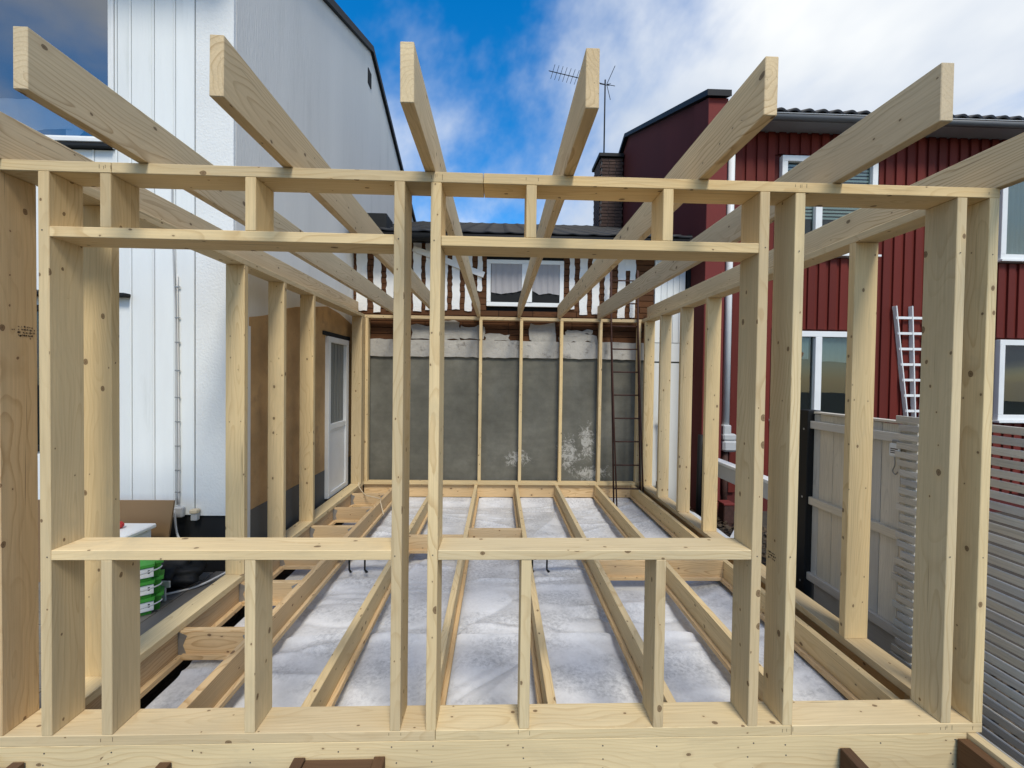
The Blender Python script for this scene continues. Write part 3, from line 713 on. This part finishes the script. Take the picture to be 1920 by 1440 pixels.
def block(y, x0, x1, hang=False):
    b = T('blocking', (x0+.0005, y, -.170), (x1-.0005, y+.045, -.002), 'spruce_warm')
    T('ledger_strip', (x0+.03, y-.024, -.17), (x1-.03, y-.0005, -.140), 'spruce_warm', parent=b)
    if hang:
        for xx, s_ in ((x0, 1), (x1, -1)):
            prism('joist_hanger', [(xx+s_*.001, -.005), (xx+s_*.055, -.03), (xx+s_*.03, -.09), (xx+s_*.06, -.172), (xx+s_*.001, -.172)], 'y', y-.0025, y-.0005, 'zinc', b)
    return b
for y in (.81, 1.42, 2.02, 2.617, 3.233, 3.837): block(y, XL-.015, J[0], True)
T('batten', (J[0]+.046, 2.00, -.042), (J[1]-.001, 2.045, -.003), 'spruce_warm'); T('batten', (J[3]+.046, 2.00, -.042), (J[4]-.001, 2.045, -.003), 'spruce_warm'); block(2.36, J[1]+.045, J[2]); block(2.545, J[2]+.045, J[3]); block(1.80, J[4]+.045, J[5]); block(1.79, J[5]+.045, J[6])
for xx, y, l in ((.59, 1.995, .05), (.73, 1.995, .06), (2.265, 1.995, .04), (2.40, 1.995, .06)):
    prism('steel_strap', [(xx, -.02), (xx+.016, -.02), (xx+.016, -.17), (xx+l*.7, -.195), (xx+l*.3, -.205), (xx, -.175)], 'y', y, y+.004, 'black', fr)
T('deck_beam', (4.118, -1.6, -.195), (4.163, .30, -.003), 'spruce')
# grade stamps on the timber (printed)
def stamp(mw, lines, w, h, cw=.0022):
    bm = bmesh.new()
    for r_ in range(lines):
        x = 0
        while x < w:
            L = random.uniform(.5, 1)*h/lines*.6
            for q in range(random.choice((2, 3))):
                cubebm(random.choice((cw, L*.6)), random.choice((L, cw)), .0004, 0, bm, (x+random.uniform(0, .004), -r_*h/lines+random.uniform(-L/3, L/3), 0))
            x += L*.95 + (.006 if random.random() < .2 else .001)
    return finish('printed_stamp', bm, 'ink', fr, mw)
RX = Matrix(((0, 0, 1, 0), (1, 0, 0, 0), (0, 1, 0, 0), (0, 0, 0, 1)))      # local x -> world y, local y -> z, local z -> x
stamp(Matrix.Translation((-.1574, .068, 1.80)) @ RX, 4, .066, .05)
stamp(Matrix.Translation((-.1574, .044, 1.785)) @ RX, 1, .012, .016, .003)
RXm = Matrix(((0, 0, -1, 0), (-1, 0, 0, 0), (0, 1, 0, 0), (0, 0, 0, 1)))
stamp(Matrix.Translation((3.2446, .13, .79)) @ RXm, 3, .05, .04)

bm = bmesh.new()
for xx in (.002, .252, .852, 1.481, 1.637, 2.049, 2.651, 3.083, 3.245, 3.990, 4.138):
    for z in (.028, ZT-.020):
        if random.random() < .55: continue
        for q in (-.003, .048): cubebm(.0014, .0006, random.uniform(.010, .026), 0, bm, (xx+q+random.uniform(-.004, .004), -.0005, z+random.uniform(-.006, .006)))
        for q in range(random.choice((0, 0, 1, 2))):
            cubebm(.0011, .0006, .014, 0, bm, (xx+.018+q*.007, -.0005, z+random.uniform(-.004, .004)))
tag(finish('pencil_marks', bm, 'ink', fr), kind='stuff')
bm = bmesh.new()
for xx in (.02, .275, .62, .875, 1.25, 1.5, 1.66, 2.07, 2.42, 2.67, 3.1, 3.27, 3.7, 4.05):
    for q in range(random.choice((1, 2, 3))):
        cubebm(.006, .0012, .006, .0015, bm, (xx+random.uniform(-.02, .02), .0018, -.035-q*.055+random.uniform(-.01, .01)))
for xx in (.002, 1.481, 1.637, 3.083, 3.245, 3.990, 4.138):
    for z in (.82, 2.19): cubebm(.005, .0012, .005, .001, bm, (xx+.022+random.uniform(-.01, .01), -.0018, z+random.uniform(-.01, .01)))
tag(finish('nail_heads', bm, 'zinc_dark', fr), kind='stuff')
# ------------------------------------------------------------------ membrane on the floor
def sheet(name, x0, x1, y0, y1, zb, label, seed, cat='membrane'):
    bm = bmesh.new(); nx, ny = int((x1-x0)/.016), int((y1-y0)/.016); V = []; rg_ = random.Random(int(seed*10)); cr_ = []
    for k in range(int((y1-y0)*26)):            # creases: mostly across the joists, some slanting
        a_ = rg_.choice((rg_.gauss(0, .15), rg_.gauss(0, .15), rg_.uniform(-1.2, 1.2))); ll = rg_.uniform(.3, 1.3)
        cr_.append((rg_.uniform(x0-.3, x1-.2), rg_.uniform(y0, y1), math.cos(a_), math.sin(a_), ll, rg_.choice((-1, 1, 1))*rg_.uniform(.007, .024), rg_.uniform(.014, .05)))
    for i in range(nx+1):
        row = []
        for j in range(ny+1):
            x = x0+(x1-x0)*i/nx; y = y0+(y1-y0)*j/ny
            wx = x+.05*mnoise.noise((x*2.3, y*2.3, seed+20)); wy = y+.05*mnoise.noise((x*2.3, y*2.3, seed+30))
            z = mnoise.noise((x*1.2, y*1.1, seed))*.020 + mnoise.noise((x*4.5, y*4.0, seed+4))*.0035
            for ax, ay, ux, uy, ll, hh, ww in cr_:
                px_, py_ = wx-ax, wy-ay; tt = px_*ux+py_*uy
                if -.1 < tt < ll+.1:
                    dd_ = abs(px_*uy-py_*ux)
                    if dd_ < ww*5: z += hh*math.exp(-dd_/ww)*max(0, min(1, (tt+.1)/.15, (ll+.1-tt)/.15))
            z += .022*math.exp(-((y-y1)/.05)**2)*(y1 < 2)-.012
            bay = min(abs(x-q-.022) for q in J)
            z = min(z, .060); ed = max(0, (y-(YB-.22))/.22, (x-3.72)/.25 if x > 3.72 else 0); z = z*(1-min(1, ed))+.05*min(1, ed); z -= .03*math.exp(-(bay/.05)**2)
            row.append(bm.verts.new((x, y+.02*mnoise.noise((x*3, 0, seed)), zb+z)))
        V.append(row)
    for i in range(nx):
        for j in range(ny): bm.faces.new((V[i][j], V[i+1][j], V[i+1][j+1], V[i][j+1]))
    o = finish(name, bm, 'membrane', smooth=True)
    return tag(o, label, cat)
sheet('membrane_sheet', .02, 3.99, 1.02, YB+.045, -.250, 'white wind membrane under the far floor joists by the grey wall', 2.0)
sheet('membrane_sheet', .02, 4.05, .06, 1.12, -.230, 'white wind membrane overlapping under the near floor joists', 7.0)
bm = bmesh.new(); random.seed(3)
tarp = []
for i in range(26):
    y = 2.0+i*.045; a = mnoise.noise((y*3, 1, 1))*.05
    tarp.append([bm.verts.new((XR+D+.002+dx_+a*(dx_ > .03), y, z_+mnoise.noise((y*5, dx_*9, 4))*.03*(dx_ > .01))) for dx_, z_ in ((.0, .03), (.03, .05), (.09, .01), (.14, -.10), (.15, -.25))])
for i in range(25):
    for k in range(4): bm.faces.new((tarp[i][k], tarp[i+1][k], tarp[i+1][k+1], tarp[i][k+1]))
tag(finish('plastic_strip', bm, 'tarp', smooth=True), 'crumpled white plastic strip along the outer edge of the right sill plate', 'plastic strip')

# ------------------------------------------------------------------ old brown deck joists in front
for xx, w_, zt_ in ((-.11, .045, -.06), (.50, .045, -.07), (1.06, .045, -.052), (1.40, .045, -.052), (3.50, .045, -.05), (4.06, .05, -.02)):
    pass
olds = [(-.11, -.06, 'left end of the rim board'), (.50, -.07, 'below the second short stud'), (1.07, -.06, 'left side of the brown plank'), (1.415, -.06, 'right side of the brown plank'), (3.51, -.055, 'below the front wall, right of centre'), (4.062, -.02, 'against the pale beam at the right corner')]
for xx, zt_, where in olds:
    o = timber('old_joist', (xx, -1.2, zt_-.16), (xx+.048, -.0045, zt_), 'old_brown')
    tag(o, 'dark brown old deck joist end, ' + where, 'joist', 'old brown deck joists under the front wall')
o = timber('old_plank', (1.120, -1.0, -.098), (1.413, -.006, -.07), 'old_brown', axis='x'); tag(o, 'wide reddish brown old plank between two brown joists at bottom', 'plank')

# ------------------------------------------------------------------ rusty ladder
la = thing('ladder', (3.85, 4.12, -.25), 'tall rusty steel ladder leaning on the back wall frame', 'ladder')
for xb, xt in ((3.63, 3.585), (4.02, 3.985)):
    rail = None
    for off, ox in ((0, 0), (-.052, .030)):
        pts = [(xb+ox, 4.13+off, -.235), (xb+(xt-xb)*.4+ox*.25, 4.21+off*.9, 1.0), (xb+(xt-xb)*.75-ox*.3, 4.295+off*.9, 2.2), (xt-ox*.8, 4.315+off*.8, 3.20)]
        if rail is None: rail = tube('rail', pts, .0135, 'rust', la, 8)
        else: tube('rail_rod', pts, .0115, 'rust', rail, 8)
for k in range(10):
    z = .01+k*.338; u = (z+.235)/3.435
    y = 4.105+.185*min(1, u/.71)+(.02*max(0, u-.71)/.29)
    tube('rung', [(3.63-.045*u, y, z), (4.02-.035*u, y, z)], .010, 'rust', la, 8)

# ------------------------------------------------------------------ deck on the left with odds and ends
dk = bpy.data.objects.new('deck', None); link(dk, None, Matrix.Translation((-1.2, .9, -.03))); tag(dk, 'grey weathered timber deck left of the frame', kind='structure')
timber('deck_border', (-.375, -1.2, -.06), (-.172, YW-.05, -.03), 'deck', dk)
y = -.9
while y < YW-.16:
    timber('deck_board', (-3.2, y+.003, -.058+random.uniform(-.002, .002)), (-.382, y+.137, -.031+random.uniform(-.002, .002)), 'deck', dk); y += .142
box('deck_base', (-3.2, -1.2, -.39), (-.18, YW-.02, -.065), 'soil', dk)
def bucket(loc, label):
    b = thing('bucket', loc, label, 'bucket', 'green buckets stacked on the deck')
    bm = bmesh.new(); cubebm(.27, .20, .095, 0, bm, (0, 0, .048))
    for v_ in bm.verts:
        if v_.co.z < .02: v_.co.x *= .9; v_.co.y *= .9
    bmesh.ops.bevel(bm, geom=[e for e in bm.edges if abs((e.verts[0].co-e.verts[1].co).normalized().z) > .8], offset=.04, segments=4, affect='EDGES')
    L = Matrix.Translation(loc) @ Matrix.Rotation(.62, 4, 'Z')
    finish('bucket_body', bm, 'green', b, L)
    bm = bmesh.new(); cubebm(.29, .22, .018, 0, bm, (0, 0, .1045))
    bmesh.ops.bevel(bm, geom=[e for e in bm.edges if abs((e.verts[0].co-e.verts[1].co).normalized().z) > .8], offset=.045, segments=4, affect='EDGES')
    finish('lid', bm, 'greenlid', b, L)
    finish('paper_label', cubebm(.19, .003, .062), 'trim', b, L @ Matrix.Translation((0, -.0985, .056)))
    finish('label_mark', cubebm(.010, .003, .022, .0), 'black', b, L @ Matrix.Translation((.07, -.1005, .062)))
    hd = [L @ Vector((.14*math.cos(a), -.112-.03*math.sin(a), .092-.02*math.sin(a))) for a in [math.pi*i/10 for i in range(11)]]
    tube('handle', hd, .005, 'grey_pl', b, 6)
bz = -.029
for k, l in enumerate(('green lidded bucket at the bottom of the stack on the deck', 'green lidded bucket in the middle of the stack on the deck', 'green lidded bucket on top of the stack on the deck')):
    bucket((-.515, 1.08, bz+k*.1145), l)
hb = prism('hardboard_sheet', [(-1.7, -.028), (-.67, -.028), (-.577, .609), (-1.7, .609)], 'y', 1.49, 1.505, 'card'); tag(hb, 'brown hardboard sheet leaning against the black plinth of the white house', 'board')
cb = thing('cool_box', (-.85, 1.25, -.03), 'white box with a flat lid standing in front of the brown hardboard', 'box')
box('box_body', (-1.05, 1.12, -.028), (-.645, 1.37, .435), 'trim', cb, .01); box('box_lid', (-1.07, 1.10, .436), (-.625, 1.39, .47), 'trim', cb, .008)
rc = tag(finish('red_ball', cubebm(.06, .06, .05, .018), 'redpl', None, Matrix.Translation((-.80, 1.27, .4955))), 'small red plastic ball lying on the white box lid', 'ball')
for n_, pts, mm, lb in (
    ('cable', [(-.66, 1.60, .50), (-.62, 1.585, .30), (-.52, 1.55, .22), (-.47, 1.54, .10), (-.46, 1.50, -.02)], 'cable', 'white cable hanging down from the socket on the black plinth'),
    ('cable', [(-.60, 1.22, -.02), (-.45, 1.30, -.018), (-.33, 1.40, -.016), (-.22, 1.52, .02), (-.172, 1.56, .049)], 'cable', 'long white cable lying across the grey deck boards'),
    ('cable', [(-.70, 1.34, .02), (-.62, 1.33, .05), (-.55, 1.36, .06), (-.50, 1.44, .10), (-.46, 1.48, .17)], 'cable', 'looped white cable behind the green buckets')):
    tag(tube(n_, curve(pts), .008, mm), lb, 'cable')
tag(tube('cable', curve([(.0, 4.05, .10), (.02, 4.0, .055), (.10, 3.9, .01), (.16, 3.8, .008), (.22, 3.72, .012), (.42, 3.6, .006), (.47, 3.45, .01), (.55, 3.3, -.10)]), .006, 'cable_beige'), 'beige cable trailing over the floor blocking beside the door', 'cable')
bg_ = bmesh.new(); bmesh.ops.create_icosphere(bg_, subdivisions=4, radius=1)
for v_ in bg_.verts:
    p_ = v_.co.copy(); v_.co = Vector((p_.x*.28, p_.y*.16, max(-.10, p_.z*.13))) * (1+.35*mnoise.noise(p_*2.3)+.12*mnoise.noise(p_*6))
tag(finish('rubbish_bag', bg_, 'black', None, Matrix.Translation((-.62, 1.40, .07)), True), 'black crumpled plastic bag on the deck below the socket', 'bag')
bk = thing('bracket', (-.47, 1.15, -.03), 'small grey plastic bracket on the deck beside the green buckets', 'bracket')
box('bracket_plate', (-.475, 1.20, .07), (-.385, 1.21, .12), 'grey_pl', bk, .004); box('bracket_leg', (-.455, 1.199, -.028), (-.415, 1.211, .0695), 'grey_pl', bk, .004)

# ------------------------------------------------------------------ yard between the frame and the red house
tb = thing('bench_board', (4.9, 2.7, -.40), 'long white painted bench board standing between the frame and the red house', 'bench')
box('bench_top', (4.66, 2.15, .565), (4.78, 3.60, .60), 'trim', tb, .004); box('bench_apron', (4.672, 2.17, .40), (4.70, 3.58, .5645), 'grey_pl', tb, .003)
for y_ in (2.3, 3.5): box('leg', (4.705, y_-.03, -.40), (4.765, y_+.03, .5645), 'old_brown', tb)
bn = thing('black_bin', (4.62, 3.55, -.40), 'black ribbed pipe bundle standing by the corner of the red house', 'pipe')
for k, (x_, y_) in enumerate(((4.60, 3.55), (4.68, 3.60), (4.64, 3.48))): tube('pipe', [(x_, y_, -.40), (x_+.01, y_, .88-.04*k)], .045, 'black', bn, 12)
sp = thing('shovel', (4.40, 3.95, -.40), 'black long-handled shovel standing upright against the white wall', 'shovel')
tube('shaft', [(4.42, 4.40, .0), (4.40, 4.36, 1.02)], .016, 'black', sp); beam('grip', (4.36, 4.36, 1.03), (4.44, 4.36, 1.03), .03, .05, 'black', sp, .006)
prism('blade', [(4.34, -.39), (4.50, -.39), (4.49, .05), (4.35, .05)], 'y', 4.40, 4.408, 'black', sp)
rd = thing('red_crate', (5.02, 3.75, -.40), 'small rusty red crate standing below the downpipe of the red house', 'crate')
box('crate_body', (5.02, 3.70, -.40), (5.16, 3.86, -.10), 'rust', rd, .01); box('crate_rim', (5.01, 3.69, -.099), (5.17, 3.87, -.07), 'red_wing', rd, .005)
for (p_, q_, lb) in (((4.62, 2.86, -.26), (5.08, 3.35, -.12), 'thin white batten lying on the litter, the upper one'), ((4.42, 2.12, -.24), (4.86, 2.72, -.10), 'wide white batten lying on the litter, the lower one'), ((4.60, 2.0, -.30), (5.3, 1.9, -.28), 'pale grey batten lying on the ground by the black post')):
    tag(beam('batten', p_, q_, .07 if 'wide' in lb else .035, .02, 'trim' if 'white' in lb else 'slat', None, .002), lb, 'batten', 'loose battens on the ground')
random.seed(11); bm = bmesh.new()
for k in range(3800):
    x_ = random.uniform(4.22, 5.6); y_ = random.uniform(.2, 4.3); hgt = .16*math.exp(-((x_-4.7)/.45)**2)*(.4+.6*(y_ > 1.8))
    z_ = -.40+random.random()*hgt+.008
    L = random.uniform(.02, .06); a = random.uniform(0, 6.28); c_ = Vector((x_, y_, z_))
    d_ = Vector((math.cos(a), math.sin(a), random.uniform(-.4, .4)))*L; e_ = Vector((-math.sin(a), math.cos(a), random.uniform(-.6, .6)))*L*random.choice((.12, .15, .6))
    bm.faces.new([bm.verts.new(c_+s_*d_+t_*e_) for s_, t_ in ((-1, -.4), (0, -1), (1, 0), (0, 1), (-1, .4))])
tag(finish('leaf_litter', bm, 'leaf'), 'brown leaf and twig litter between the frame and the fence', kind='stuff')
